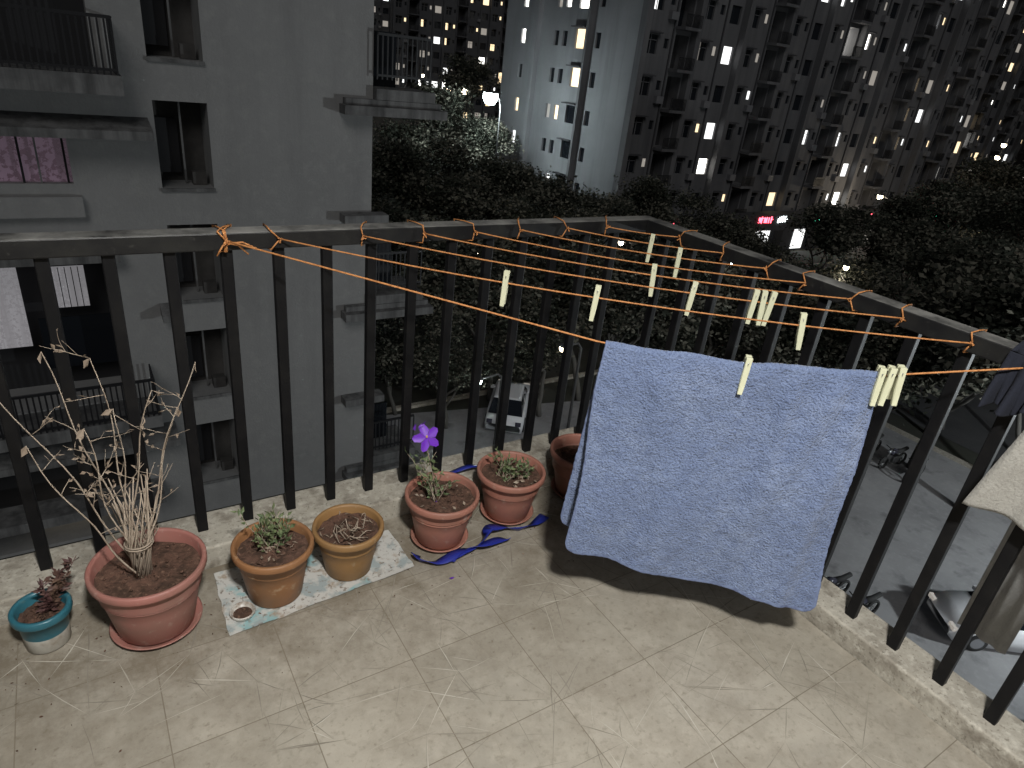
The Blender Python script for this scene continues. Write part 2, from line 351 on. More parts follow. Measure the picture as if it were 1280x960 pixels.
for i in range(11): grow(b,(x+R_(-.05,.07),y+R_(-.05,.05),z-.005),(R_(-.6,.8),R_(-.5,.5),.7),R_(.04,.08),.0016,1,'green','drystem',.95,.022,.9)
for i in range(22): a=R_(0,6.28);r=R_(.02,.1); b.leaf((x+r*math.cos(a),y+r*math.sin(a),z+.01),(R_(-1,1),R_(-1,1),.1),.022,.012,random.choice(['dryleaf','drystem']))
b.obj('weeds',e5)
b=B(); x,y,z=c7
for i in range(6):
    q=Vector((x+.01,y,z)); d=Vector((R_(-.05,.6),R_(-.1,.2),1)).normalized(); l=R_(.08,.19); 
    b.tube([q,q+d*l*.5,q+d*l],.002,'maroon',5,.001)
    for j in range(30):
        t=R_(.15,1); b.leaf(q+d*l*t,(R_(-1,1),R_(-1,1),R_(-.1,.8)),R_(.02,.032),.011,'maroon')
b.obj('maroon_plant',e7)

b=B(); nx,ny=16,8
A_,B_,C_,D_=[Vector(q) for q in [(-1.697,-.135,0),(-1.704,-.412,0),(-1.119,-.375,0),(-1.121,-.16,0)]]
vs=[];fs=[]
for i in range(nx+1):
    for j in range(ny+1):
        u,v=i/nx,j/ny; p=(A_*(1-u)+D_*u)*(1-v)+(B_*(1-u)+C_*u)*v
        ed=min(u,1-u,v,1-v); vs.append((p.x+R_(-.003,.003),p.y+R_(-.003,.003),.002+ (R_(0,.007) if ed<.01 else R_(0,.0008))))
for i in range(nx):
    for j in range(ny): a=i*(ny+1)+j; fs.append((a,a+1,a+ny+2,a+ny+1))
b.add(vs,fs,'paper',True); b.obj('newspaper_sheet')
b=B(); b.lathe([(.001,.003),(.026,.003),(.032,.016),(.034,.018),(.036,.014),(.03,.0),(.001,0)],(-1.654,-.345,.004),'white',32); b.lathe([(.001,.006),(.02,.008),(.027,.004)],(-1.654,-.345,.004),'soil',20); b.obj('small_dish')
def strip(pts,w,k,name):
    b=B(); vs=[];fs=[]; P=[Vector(p) for p in pts]; Q=[]
    for i in range(len(P)-1):
        p0,p1,p2,p3=P[max(i-1,0)],P[i],P[i+1],P[min(i+2,len(P)-1)]
        for s in range(8):
            t=s/8; Q.append(.5*((2*p1)+(-p0+p2)*t+(2*p0-5*p1+4*p2-p3)*t*t+(-p0+3*p1-3*p2+p3)*t**3))
    Q.append(P[-1])
    for i,q in enumerate(Q):
        t=(Q[min(i+1,len(Q)-1)]-Q[max(i-1,0)]).normalized(); sd=t.cross(Vector((0,0,1))).normalized()
        a=.5+.5*math.sin(i*.22); o=(sd*math.cos(a)+Vector((0,0,1))*abs(math.sin(a)))*w*.5
        q=Vector((q.x,q.y,max(q.z,abs(o.z)+.003))); vs+=[q+o,q-o]
    for i in range(len(Q)-1): fs.append((2*i,2*i+1,2*i+3,2*i+2))
    b.add(vs,fs,k,True); o=b.obj(name); m=o.modifiers.new('s','SOLIDIFY'); m.thickness=.0012; return o
strip([(-1.095,-.33,.006),(-1.10,-.365,.008),(-1.04,-.395,.012),(-.96,-.39,.02),(-.88,-.38,.014),(-.83,-.355,.03),(-.81,-.335,.035),(-.75,-.335,.02),(-.70,-.37,.016),(-.63,-.36,.012),(-.56,-.33,.008)],.040,'ribbon','blue_ribbon')
strip([(-1.0,-.41,.008),(-.93,-.39,.02),(-.87,-.40,.03),(-.8,-.39,.02),(-.76,-.395,.012)],.034,'ribbon','blue_ribbon')
strip([(-.98,-.08,.1),(-.9,-.06,.115),(-.82,-.05,.10),(-.74,-.055,.11),(-.66,-.07,.095)],.026,'ribbon','blue_ribbon')
b=B()
for i in range(420):
    x=R_(-2.3,-.4);y=-.12-abs(random.gauss(0,.2)); b.leaf((x,y,.003),(R_(-1,1),R_(-1,1),.05),R_(.003,.011),R_(.002,.006),random.choice(['dryleaf','soil','soil','soil']))
b.leaf((-1.04,-.47,.004),(1,-.3,.1),.02,.016,'purple'); b.obj('fallen_leaf_litter')

# ------------------------------------------------------------------ clotheslines
ZR=1.03
lines=[((-1.56,-.045),(-.045,-1.38),None),((-1.42,-.045),(-.045,-1.25),.03),((-1.18,-.045),(-.045,-1.07),.022),((-.98,-.045),(-.045,-.91),.02),
       ((-.80,-.045),(-.045,-.76),.018),((-.62,-.045),(-.045,-.61),.012),((-.42,-.045),(-.045,-.43),.008),((-.24,-.045),(-.045,-.22),.004)]
def ropept(i,t):
    a,c,s=lines[i]; x=a[0]+(c[0]-a[0])*t; y=a[1]+(c[1]-a[1])*t
    if s is None:
        kn=[(0,1.03),(.513,.912),(.68,.915),(.85,.945),(1,1.02)]
        for (t0,z0),(t1,z1) in zip(kn,kn[1:]):
            if t<=t1: return Vector((x,y,z0+(z1-z0)*(t-t0)/(t1-t0)))
        return Vector((x,y,1.02))
    return Vector((x,y,ZR-4*s*t*(1-t)))
for i,(a,c,s) in enumerate(lines):
    b=B(); r=.0022 if i else .0026
    b.tube([ropept(i,t/40) for t in range(41)],r,'rope',6)
    for rep in range(1 if i else 3):
        x=a[0]+.006*rep-R_(0,.03); q=R_(-.035,.07); e=.0035
        b.tube([(a[0],-.04,1.03),(x,-.036-e,1.0),(x+q*.5,0,.996-e),(x+q*.7,.035+e,1.0),(x+q,.035+e,1.05+e),(x+q*.4,0,1.051+e),(x,-.032-e,1.05+e),(a[0],-.04,1.028)],r,'rope',5)
        y=c[1]+.006*rep+R_(-.02,.02); q=R_(-.04,.04)
        b.tube([(-.04,c[1],1.03),(-.035-e,y,1.0),(0,y+q*.5,.999-e),(.032+e,y+q,1.0),(.032+e,y+q,1.05+e),(0,y+q*.5,1.052+e),(-.035-e,y,1.05+e),(-.04,c[1],1.028)],r,'rope',5)
    for kk,(kx,ky) in enumerate([a,c]):
        for j in range(2 if i or kk else 6):
            o=Vector((kx,ky,1.028)); b.tube([o+Vector((R_(-.009,.009),R_(-.007,.004),R_(-.01,.01))) for _ in range(3)],r,'rope',5)
    if i==0:
        for q in [(.05,-.01,-.03),(.07,-.02,-.012),(-.03,-.012,-.03)]:
            o=Vector((a[0],a[1]-.002,1.025)); b.tube([o,o+Vector(q)*.5+Vector((0,-.01,.012)),o+Vector(q)],r,'rope',5)
    b.obj('clothesline')
def peg(p,ang,tilt=0,drop=0):
    b=B()
    for sgn in (1,-1):
        pr=[(-.0065,.017),(.0065,.017),(.0065,-.03),(.005,-.058),(-.005,-.058),(-.0065,-.03)]
        vs=[];n=len(pr)
        for lay in (0,1):
            for (xx,zz) in pr:
                off=(.0012+ (max(0,-zz-.012)*.11)); vs.append((xx,sgn*(off+lay*.0048),zz))
        b.add(vs,[tuple(range(n)),tuple(range(2*n-1,n-1,-1))]+[(i,i+n,(i+1)%n+n,(i+1)%n) for i in range(n)],'peg')
    b.lathe([(.0048,-.0075),(.0068,-.0075),(.0068,.0075),(.0048,.0075)],(0,0,0),'steel',12)
    b.tube([(-.0068,.007,.0),(-.0068,-.007,.0)],.001,'steel',5)
    o=b.obj('clothes_peg'); bevel(o,.0012,2)
    o.location=Vector(p)+Vector((0,0,drop)); o.rotation_euler=(0,math.radians(tilt),ang); return o
aang=math.atan2(-1,1.1)
for i,t,tl in [(1,.35,2),(1,.485,3),(5,.66,0),(3,.56,-3),(2,.635,4),(2,.745,3),(2,.76,-2),(2,.775,5),(1,.775,-6),(6,.55,2)]:
    o=peg(ropept(i,t)+Vector((0,0,.012)),aang,tl); o.scale=(1.15,1.15,1.3)
for t,tl in [(.69,2),(.846,0),(.857,3),(.868,-3)]:
    o=peg(ropept(0,t),aang,tl,.0); o.scale=(1.2,2.2,1.3)

# ------------------------------------------------------------------ towel
def towel():
    TL=Vector((-.785,-.73));TR=Vector((-.275,-1.173)); n=Vector((-.661,-.750))
    nu,nv=110,120; b=B(); vs=[]; ax=(TR-TL)
    def P(s,t,side):
        q=ropept(0,.513+.335*s); zt=q.z-.004*math.sin(s*math.pi*3)**2
        bot=.245-.06*s+.006*math.sin(s*11)-.012*math.sin(s*math.pi) if side==0 else .285-.03*s
        cr=.035; e=min(s,1-s)*.667
        if e<cr: bot+= cr-math.sqrt(max(0,cr*cr-(cr-e)**2))
        z=zt+.006-(zt-bot)*t
        ex=(.045*s*t+ .02*t*(s-.5)+.006*math.sin(t*7)*(1 if s>.5 else -1)*abs(s-.5)*2) if side==0 else (-.04*t*(1-s))
        xy=TL+ax*s+ax.normalized()*ex
        off=.010*math.sin(s*7+1.1)*t+.009*math.sin(s*15+t*2.5)*t*(.4+.6*t)+.004*math.sin(t*9+s*4)+.012*t+.004*math.sin(s*27+t*6)*t
        off+=.020*math.exp(-((s-.88+.3*t)/.045)**2)*(1-t)+.014*math.exp(-((s-.72+.08*t)/.03)**2)*(1-t*.8)+.010*math.exp(-((s-.22-.15*t)/.05)**2)*(1-t)+.010*math.exp(-((s-.96+.1*t)/.03)**2)
        if side==0: o=n*(.006+off*min(1,t*8))
        else: o=-n*(.006+ .02*t+off*.4*min(1,t*8))
        return Vector((xy.x+o.x,xy.y+o.y,z))
    rows=[]
    for j in range(nv,0,-1): rows.append((j/nv,1))
    rows+= [(0.0,2)]
    for j in range(1,nv+1): rows.append((j/nv,0))
    for t,sd in rows:
        for i in range(nu+1):
            s=i/nu
            if sd==2: q=P(s,0,0); q2=P(s,0,1); p=(q+q2)/2+Vector((0,0,.005))
            else: p=P(s,t,sd)
            vs.append(p)
    R=len(rows); f1=[];f2=[]
    for j in range(R-1):
        for i in range(nu):
            a=j*(nu+1)+i; f=(a,a+1,a+nu+2,a+nu+1)
            (f2 if (j<2 or j>R-4 or i<1 or i>=nu-1) else f1).append(f)
    b.add(vs,f1,'towel',True)
    i=b.mi('hem')
    for f in f2: b.f.append(f); b.m.append(i); b.smooth.append(True)
    o=b.obj('blue_towel'); m=o.modifiers.new('s','SOLIDIFY'); m.thickness=.006; m.offset=0
    ss=o.modifiers.new('ss','SUBSURF'); ss.levels=1; ss.render_levels=1
    tx=bpy.data.textures.new('terry','CLOUDS'); tx.noise_scale=.05
    d=o.modifiers.new('d','DISPLACE'); d.texture=tx; d.strength=.005; d.mid_level=.5
    tx2=bpy.data.textures.new('terry_fine','CLOUDS'); tx2.noise_scale=.008
    d=o.modifiers.new('d2','DISPLACE'); d.texture=tx2; d.strength=.003; d.mid_level=.5
towel()

def cloth(name,k,y0,y1,zt,zb0,zb1,x,seed,inset=0,outer=.9):
    random.seed(seed); b=B(); nu,nv=40,40; vs=[];fs=[]
    for j in range(nv+1):
        for i in range(nu+1):
            s,t=i/nu,j/nv; y=y0+(y1-y0)*s + inset*(1-t)*(1-s)
            zb=zb0+(zb1-zb0)*s+.012*math.sin(s*9)
            z=zt-(zt-zb)*t
            xx=x-.018*math.sin(s*14+t*2)*t-.01*math.sin(s*31+1)*t-.02*t
            vs.append((xx,y,z))
    for j in range(nv):
        for i in range(nu): a=j*(nu+1)+i; fs.append((a,a+1,a+nu+2,a+nu+1))
    o=len(vs)
    top=[(x,zt),(x+.012,zt+.008),(.0,1.064),(.045,1.058),(.05,.9),(.055,outer)]
    for (xx,zz) in top:
        for i in range(nu+1): s=i/nu; vs.append((xx+.004*math.sin(s*20),y0+(y1-y0)*s+inset*(1-s),zz))
    for j in range(len(top)-1):
        for i in range(nu): a=o+j*(nu+1)+i; fs.append((a,a+nu+1,a+nu+2,a+1))
    b.add(vs,fs,k,True); ob=b.obj(name); m=ob.modifiers.new('s','SOLIDIFY'); m.thickness=.004
    return ob
cloth('cream_cloth','cloth',-1.40,-2.0,1.05,.66,.60,-.06,3,-.07)
cloth('grey_cloth','greycloth',-1.475,-1.60,1.052,.95,.95,-.045,6,0,.24)
cloth('dark_cloth','darkcloth',-1.335,-1.44,1.045,.90,.92,-.045,4)

# ------------------------------------------------------------------ facade helper
def facade(b,T,x0,x1,z0,z1,holes,wallk,revk=None):
    xs=sorted(set([x0,x1]+[h[0] for h in holes]+[h[1] for h in holes])); zs=sorted(set([z0,z1]+[h[2] for h in holes]+[h[3] for h in holes]))
    H=set(); XI={v:i for i,v in enumerate(xs)}; ZI={v:i for i,v in enumerate(zs)}
    for h in holes:
        for i in range(XI[h[0]],XI[h[1]]):
            for j in range(ZI[h[2]],ZI[h[3]]): H.add((i,j))
    vid={}; vs=[]; fs=[]
    def vv(i,j):
        if (i,j) not in vid: vid[(i,j)]=len(vs); vs.append(T(xs[i],0,zs[j]))
        return vid[(i,j)]
    for i in range(len(xs)-1):
        for j in range(len(zs)-1):
            if (i,j) not in H: fs.append((vv(i,j),vv(i+1,j),vv(i+1,j+1),vv(i,j+1)))
    b.add(vs,fs,wallk)
    for h in holes:
        xa,xb,za,zb,k,d=h
        P=[T(xa,0,za),T(xb,0,za),T(xb,0,zb),T(xa,0,zb),T(xa,d,za),T(xb,d,za),T(xb,d,zb),T(xa,d,zb)]
        b.add(P,[(0,1,5,4),(1,2,6,5),(2,3,7,6),(3,0,4,7)],revk or wallk); b.add(P,[(4,5,6,7)],k)
def tbox(b,T,a,c,k):
    x0,d0,z0=a;x1,d1,z1=c
    P=[T(x0,d0,z0),T(x1,d0,z0),T(x1,d1,z0),T(x0,d1,z0),T(x0,d0,z1),T(x1,d0,z1),T(x1,d1,z1),T(x0,d1,z1)]
    b.add(P,[(0,3,2,1),(4,5,6,7),(0,1,5,4),(1,2,6,5),(2,3,7,6),(3,0,4,7)],k)
def railing(b,T,x0,x1,d,z0,z1,step=.14):
    tbox(b,T,(x0,d-.03,z1-.07),(x1,d+.03,z1),'railing'); tbox(b,T,(x0,d-.02,z0+.08),(x1,d+.02,z0+.14),'railing')
    n=int((x1-x0)/step)
    for i in range(n+1):
        x=x0+(x1-x0)*i/n; tbox(b,T,(x-.02,d-.012,z0),(x+.02,d+.012,z1-.072),'railing')

# ------------------------------------------------------------------ left neighbour building
random.seed(5)
nb=empty('neighbour_apartment_building')
b=B(); Y=18.0; T=lambda x,d,z:(x,Y+d,z)
FH=3.13
holes=[]
for k in range(-1,5):
    zt=-.28-FH*k
    if zt-2.15>-13: holes.append((.13,1.4,zt-2.15,zt,'recess',1.1))
holes.append((-6.5,-1.83,-2.33,-1.12,'lilac',.25))
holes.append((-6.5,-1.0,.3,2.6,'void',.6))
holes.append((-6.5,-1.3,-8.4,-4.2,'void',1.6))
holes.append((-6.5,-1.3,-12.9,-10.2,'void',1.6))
facade(b,T,-14,5.92,-13,16,holes,'plaster')
tb=lambda a,c,k:tbox(b,T,a,c,k)
b.add([(5.92,Y,-13),(5.92,Y+12,-13),(5.92,Y+12,16),(5.92,Y,16)],[(0,1,2,3)],'plaster')
b.add([(-14,Y,16),(5.92,Y,16),(5.92,Y+12,16),(-14,Y+12,16)],[(0,1,2,3)],'plaster')
b.obj('walls',nb)
b=B()
for k in range(-1,5):
    zt=-.28-FH*k; tb((.2,.9,zt-1.9),(.75,.95,zt-.5),'void'); tb((.78,.6,zt-2.12),(.83,.65,zt-.02),'ledge')
    tb((.95,.4,zt-2.14),(1.3,.7,zt-1.8),'recess'); tb((.1,-.06,zt-2.24),(1.43,-.002,zt-2.152),'ledge')
tb((-6.4,1.0,-6.9),(-3.45,1.05,-4.6),'lace'); tb((-3.0,.98,-5.85),(-1.95,1.03,-4.7),'lace')
for q in range(7): tb((-3.0+q*.15,.9,-5.85),(-2.98+q*.15,.93,-4.7),'railing')
tb((-3.2,.9,-7.6),(-1.5,.95,-6.1),'glass')
for q in range(5): tb((-6.45+q*.9,.1,-2.33),(-6.4+q*.9,.14,-1.13),'railing')
tb((-1.95,.1,-2.33),(-1.9,.14,-1.13),'railing'); tb((-2.5,.08,-2.33),(-2.46,.12,-1.13),'ledge')
tb((-4.3,1.0,-12.88),(-2.4,1.05,-12.1),'warmcurt')
b.obj('windows',nb)
b=B()
def slab(x0,x1,z0,z1,d0=-1.3,k='ledge'): tb((x0,d0,z0),(x1,-.002,z1),k)
slab(-8,-.55,-.12,.3); railing(b,T,-8,-.62,-1.25,.3,1.5,.13)
for q in range(9): tb((-.64,-1.20+q*.13,.3),(-.6,-1.17+q*.13,1.45),'railing')
tb((-.65,-1.21,1.45),(-.59,-.01,1.49),'railing')
def chajja(x0,x1,z,dd=1.0,dr=.3):
    P=[(x0,Y-.003,z+dr),(x1,Y-.003,z+dr),(x1,Y-dd,z+.08),(x0,Y-dd,z+.08),(x0,Y-.003,z),(x1,Y-.003,z),(x1,Y-dd,z-.12),(x0,Y-dd,z-.12)]
    b.add(P,[(0,3,2,1),(4,5,6,7),(3,7,6,2),(0,4,7,3),(1,2,6,5)],'ledge')
chajja(-8,-.02,-1.0,1.0)
tb((-8,-.25,-3.1),(-1.7,-.002,-2.6),'plaster')
chajja(-8,-1.1,-4.1,.5)
slab(-8,-.7,-8.8,-8.45); railing(b,T,-8,-.78,-1.25,-8.45,-7.3,.13)
for q in range(9): tb((-.8,-1.20+q*.13,-8.45),(-.76,-1.17+q*.13,-7.35),'railing')
chajja(-8,-.3,-9.7,.8)
tb((-8,-1.0,-11.6),(-.9,-.002,-11.3),'ledge')
chajja(-.3,.0,-5.9,.5)
for z,xr in [(0,8.1),(-6.26,8.0),(-12.5,8.0)]:
    tb((5.925,-.28,z+.13),(xr-.3,1.6,z+.42),'ledge'); tb((4.9,-.55,z-.30),(xr,-.05,z-.05),'ledge')
    tb((5.0,-.3,z-.04),(xr-.1,-.06,z+.12),'ledge')
for z in (.42,-5.84,-12.08):
    railing(b,T,5.95,7.6,-.25,z+.25,z+1.45,.14)
    tb((5.93,.9,z+.01),(7.0,.95,z+1.5),'glass')
for z in (-3.4,-9.7):
    tb((4.9,-.5,z),(6.3,-.002,z+.25),'ledge')
b.obj('balconies_and_ledges',nb)

# ------------------------------------------------------------------ towers
def litmat(p=.17):
    r=random.random()
    if r<p*.34: return 'lit1'
    if r<p*.64: return 'lit2'
    if r<p*.92: return 'lit3'
    if r<p*1.04: return 'lit4'
    return 'glass'
def tower(name,T,L,z0,z1,bay,wallk,p,seed,fh=3.05):
    random.seed(seed); e=empty(name); b=B(); d=B(); holes=[]
    nf=int((z1-z0)/fh); nbay=int(L/bay)
    for bi in range(nbay):
        xb=bi*bay
        for f in range(nf):
            z=z0+f*fh
            k=litmat(p); sp=xb+.6+ (R_(.4,1.0) if (k!='glass' and random.random()<.5) else 1.3)
            if sp<xb+1.85: holes.append((xb+.6,sp,z+1.0,z+2.35,k,.18)); holes.append((sp,xb+1.9,z+1.0,z+2.35,'glass',.18))
            else: holes.append((xb+.6,xb+1.9,z+1.0,z+2.35,k,.18))
            holes.append((xb+2.6,xb+3.1,z+1.5,z+2.2,litmat(p*.7),.15))
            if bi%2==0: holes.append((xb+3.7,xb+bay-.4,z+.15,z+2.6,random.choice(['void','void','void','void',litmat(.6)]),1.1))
            else: holes.append((xb+3.9,xb+bay-.5,z+1.0,z+2.35,litmat(p),.18))
            tbox(d,T,(xb+.5,-.45,z+2.45),(xb+2.0,-.002,z+2.55),'towerdark')
            tbox(d,T,(xb+1.23,.1,z+1.0),(xb+1.28,.16,z+2.35),'frame')
            tbox(d,T,(xb+.6,.1,z+1.95),(xb+1.9,.15,z+2.0),'frame')
            if bi%2==0:
                tbox(d,T,(xb+3.55,-1.1,z-.1),(xb+bay-.25,-.002,z+.12),wallk)
                tbox(d,T,(xb+3.6,-1.08,z+.95),(xb+bay-.3,-1.02,z+1.02),'railing')
                n=12
                for q in range(n+1): xx=xb+3.6+(bay-3.9)*q/n; tbox(d,T,(xx-.02,-1.07,z+.12),(xx+.02,-1.03,z+.94),'railing')
                if random.random()<.3: tbox(d,T,(xb+3.9,-.98,z+.3),(xb+R_(4.3,5),-.95,z+.98),random.choice(['greycloth','towerdark','darkcloth']))
            if random.random()<.3: tbox(d,T,(xb+2.55,-.42,z+.5),(xb+3.3,-.003,z+1.05),'frame')
        tbox(d,T,(xb-.25,-.7,z0),(xb+.3,-.002,z1),wallk)
        tbox(d,T,(xb+3.3,-.12,z0),(xb+3.42,-.002,z1),'towerdark')
    facade(b,T,0,L,z0,z1,holes,wallk)
    b.obj('facade',e); d.obj('trim_and_balconies',e)
    return e
H1=26
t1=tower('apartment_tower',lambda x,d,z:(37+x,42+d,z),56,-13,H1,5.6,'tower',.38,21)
random.seed(9); b=B(); holes=[]
for f in range(12):
    z=-13+f*3.05
    for yy in (3,8.5,9.8,14.5):
        holes.append((yy,yy+.7,z+1,z+2.2,litmat(.28),.2))
    holes.append((11.7,13.2,z+.9,z+2.4,litmat(.2),.2))
Ts=lambda x,d,z:(37+d,62-x,z)
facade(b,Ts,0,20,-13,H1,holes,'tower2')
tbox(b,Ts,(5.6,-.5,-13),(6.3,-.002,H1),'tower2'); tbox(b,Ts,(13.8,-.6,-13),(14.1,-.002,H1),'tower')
for f in range(12): tbox(b,Ts,(11.5,-.5,-13+f*3.05+2.5),(13.4,-.002,-13+f*3.05+2.6),'towerdark')
b.add([(37,42,H1),(93,42,H1),(93,62,H1),(37,62,H1)],[(0,1,2,3)],'tower'); b.add([(93,42,-13),(93,62,-13),(93,62,H1),(93,42,H1)],[(0,1,2,3)],'tower')
b.obj('side_walls',t1)
tower('apartment_tower',lambda x,d,z:(62+x,150+d,z),60,-13,60,6,'tower3',.5,31)
tower('apartment_tower',lambda x,d,z:(30+x,190+d,z),66,-13,60,6,'tower3',.5,32)
tower('apartment_tower',lambda x,d,z:(120+x,62+d,z),60,-13,50,6,'tower3',.5,33)
tower('apartment_tower',lambda x,d,z:(150+.6*x,48-.8*x+d,z),40,-13,50,6,'tower3',.42,34)
tower('apartment_tower',lambda x,d,z:(140+d*.5,20-x,z),40,-13,50,6,'tower3',.42,35)

# ------------------------------------------------------------------ ground
b=B(); b.box((-400,-400,-13.6),(700,700,-13.0),'earth'); b.obj('ground')
b=B(); b.add([(8,-40,-12.99),(31,-40,-12.99),(31,17,-12.99),(8,22,-12.99)],[(0,1,2,3)],'paving'); b.obj('parking_pavement')
b=B(); b.add([(-60,31,-12.985),(300,31,-12.985),(300,39,-12.985),(-60,39,-12.985)],[(0,1,2,3)],'asphalt')
b.add([(33,-60,-12.981),(41,-60,-12.981),(41,30.9,-12.981),(33,30.9,-12.981)],[(0,1,2,3)],'asphalt')
b.add([(40,62.5,-12.981),(48,62.5,-12.981),(118,240,-12.981),(108,240,-12.981)],[(0,1,2,3)],'asphalt'); b.obj('road')
b=B()
for i in range(40): b.add([(-40+i*6,34.9,-12.978),(-37+i*6,34.9,-12.978),(-37+i*6,35.1,-12.978),(-40+i*6,35.1,-12.978)],[(0,1,2,3)],'paint')
b.obj('road_markings')
b=B(); b.box((31,-40,-13),(31.25,18,-12.86),'kerb'); b.box((8,22.1,-13),(31.2,22.35,-12.86),'kerb'); b.obj('pavement_kerb')

# ------------------------------------------------------------------ shops with a few lit signs
random.seed(16)
sh=empty('shop_row'); b=B()
b.box((37.2,39.6,-13),(95,41.2,-9.3),'towerdark'); b.obj('shop_building',sh)
b=B(); x=38.2
while x<93:
    w=R_(1.4,2.6); k=random.choice(['neon_g','neon_r','neon_b','neon_w','neon_r','neon_c','neon_w'])
    if random.random()<.5:
        q=x+.15
        while q<x+w-.3:
            lw=R_(.18,.35); h0=R_(-.32,-.2)
            b.box((q,39.5,-9.75+h0),(q+.08,39.59,-9.5+R_(0,.1)),k)
            if random.random()<.7: b.box((q+.082,39.5,-9.75+R_(-.3,.2)),(q+lw,39.59,-9.65+R_(-.1,.2)),k)
            q+=lw+.1
    b.box((x+.1,39.52,-12.8),(x+w-.1,39.58,-10.8),random.choice(['lit3','glass','void','void','void','lit1']))
    x+=w+R_(.3,3)
b.obj('shop_signs',sh)

# ------------------------------------------------------------------ trees
def make_tree(seed,h,cr,nleaf,ls):
    rnd=random.Random(seed); b=B(); tips=[]
    def br(p,d,l,r,dep):
        pts=[p.copy()]
        for i in range(4):
            d=(d+Vector((rnd.uniform(-1,1),rnd.uniform(-1,1),rnd.uniform(-.1,.5)))*.18).normalized(); p=p+d*l/4; pts.append(p.copy())
        b.tube(pts,r,'bark',6,r*.6)
        if dep==0: tips.append(p); return
        for i in range(rnd.choice([3,4,4])):
            dd=(d*.7+Vector((rnd.uniform(-1,1),rnd.uniform(-1,1),rnd.uniform(-.15,.7)))*.85).normalized()
            br(pts[rnd.choice([2,3,4])],dd,l*rnd.uniform(.55,.8),r*.55,dep-1)
    br(Vector((0,0,0)),Vector((0,0,1)),h*.36,h*.018,3)
    cl=[t for t in tips if t.z>h*.3]; tone=[rnd.random()<.4 for _ in cl]; wt=[rnd.uniform(.2,1)**2 for _ in cl]
    vs=[];fs=[[],[]]
    for i in range(nleaf):
        ci=rnd.choices(range(len(cl)),wt)[0]; c=cl[ci]; s=cr*.135
        p=c+Vector((rnd.gauss(0,s),rnd.gauss(0,s),rnd.gauss(0,s*.6)))
        u=Vector((rnd.uniform(-1,1),rnd.uniform(-1,1),rnd.uniform(-.6,.6))).normalized(); w=u.orthogonal().normalized()
        w=(Matrix.Rotation(rnd.uniform(0,6.28),3,u)@w); l=ls*rnd.uniform(.6,1.4)
        o=len(vs); vs+=[p,p+u*l*.5+w*l*.28,p+u*l,p+u*l*.5-w*l*.28]; fs[1 if (tone[ci] and rnd.random()<.6) or rnd.random()<.1 else 0].append((o,o+1,o+2,o+3))
    o=len(b.v); b.v+=[tuple(v) for v in vs]
    for q,k in ((0,'leafA'),(1,'leafB')):
        i=b.mi(k)
        for f in fs[q]: b.f.append(tuple(o+j for j in f)); b.m.append(i); b.smooth.append(False)
    return b.obj('tree')
T0=[make_tree(s,9.5,4.0,n,.25) for s,n in ((1,9500),(2,8000),(3,11000),(6,5200))]
pos=[]
rnd=random.Random(4)
for a in range(24,78,4):
    for d in ((31,40) if a<50 else (38,)):
        pos.append((a+rnd.uniform(-2,2),d+rnd.uniform(-2,1),rnd.uniform(.75,.98)))
for a,d,s in [(29,25,.6),(33,28,.8),(38,27,.72),(43,29,.8),(47,31,.72),(70,32,1.1),(66,34,1.0),(74,30,1.05),(62,33,.9),(57,34,.8),(52,33,.78),(78,32,1.0),(24,26,.6),(70,46,1.15),(74,44,1.2),
    (24.5,46,.95),(26.5,50,1.0),(28.5,47,.92),(30.5,52,.9),(32.5,48,.92),(34.5,50,.95),(36.5,47,.92),(27,62,1.1),(30,66,1.0),(25,70,1.3),
    (40,47,.88),(43,48,.82),(45.5,50,.84),(49.5,51,.78),(52.5,49,.82),(56,50,.76),(59,52,.85),(62,52,.9),(65,54,1.0),(67,60,1.05),(64,64,.95),
    (28,80,1.2),(26.5,90,1.3),(31,95,1.1),(29,120,1.5),(33,140,1.5),(67,75,1.15),(70,80,1.2),(73,70,1.25),(66,100,1.3),(69,95,1.3),(76,60,1.2),(72,90,1.4)]:
    pos.append((a,d,s))
for i,(a,d,s) in enumerate(pos):
    x=-1.9+d*math.sin(math.radians(a)); y=-1.9+d*math.cos(math.radians(a))
    if i<4: o=T0[i]
    else: o=bpy.data.objects.new('tree',T0[i%4].data); scene.collection.objects.link(o)
    o.location=(x,y,-13); o.rotation_euler=(0,0,rnd.uniform(0,6.28)); o.scale=(s*1.08,s*1.08,s*rnd.uniform(.9,1.06))

# ------------------------------------------------------------------ street lamps
def street_lamp(x,y,h,ang,energy,col=(.85,.97,1),lr=.3,lens='lamp'):
    e=empty('street_lamp'); b=B(); z=-13
    b.tube([(x,y,z),(x,y,z+h*.9),(x+.3*math.cos(ang),y+.3*math.sin(ang),z+h*.97),(x+1.4*math.cos(ang),y+1.4*math.sin(ang),z+h)],.07,'pole',8,.04)
    hx,hy=x+1.5*math.cos(ang),y+1.5*math.sin(ang)
    b.box((hx-lr,hy-lr,z+h+.03),(hx+lr,hy+lr,z+h+.12),'pole')
    b.lathe([(.001,-lr*1.5),(lr*.6,-lr*1.35),(lr,-lr*.7),(lr,-.0),(lr*.8,.03)],(hx,hy,z+h),lens,16); b.obj('pole_and_head',e)
    if energy:
        l=bpy.data.lights.new('lamp_light','POINT'); l.energy=energy; l.color=col; l.shadow_soft_size=.3
        o=bpy.data.objects.new('lamp_light',l); o.location=(hx,hy,z+h-lr*1.5-.4); o.parent=e; scene.collection.objects.link(o)
street_lamp(30.8,51.5,11.9,math.radians(200),1800,(.85,.97,1),.62)
street_lamp(25.5,-8,8.5,math.radians(120),5800,(.9,.97,1))
street_lamp(70,36,6,math.radians(90),500,(1,.85,.65),.28,'lampw')
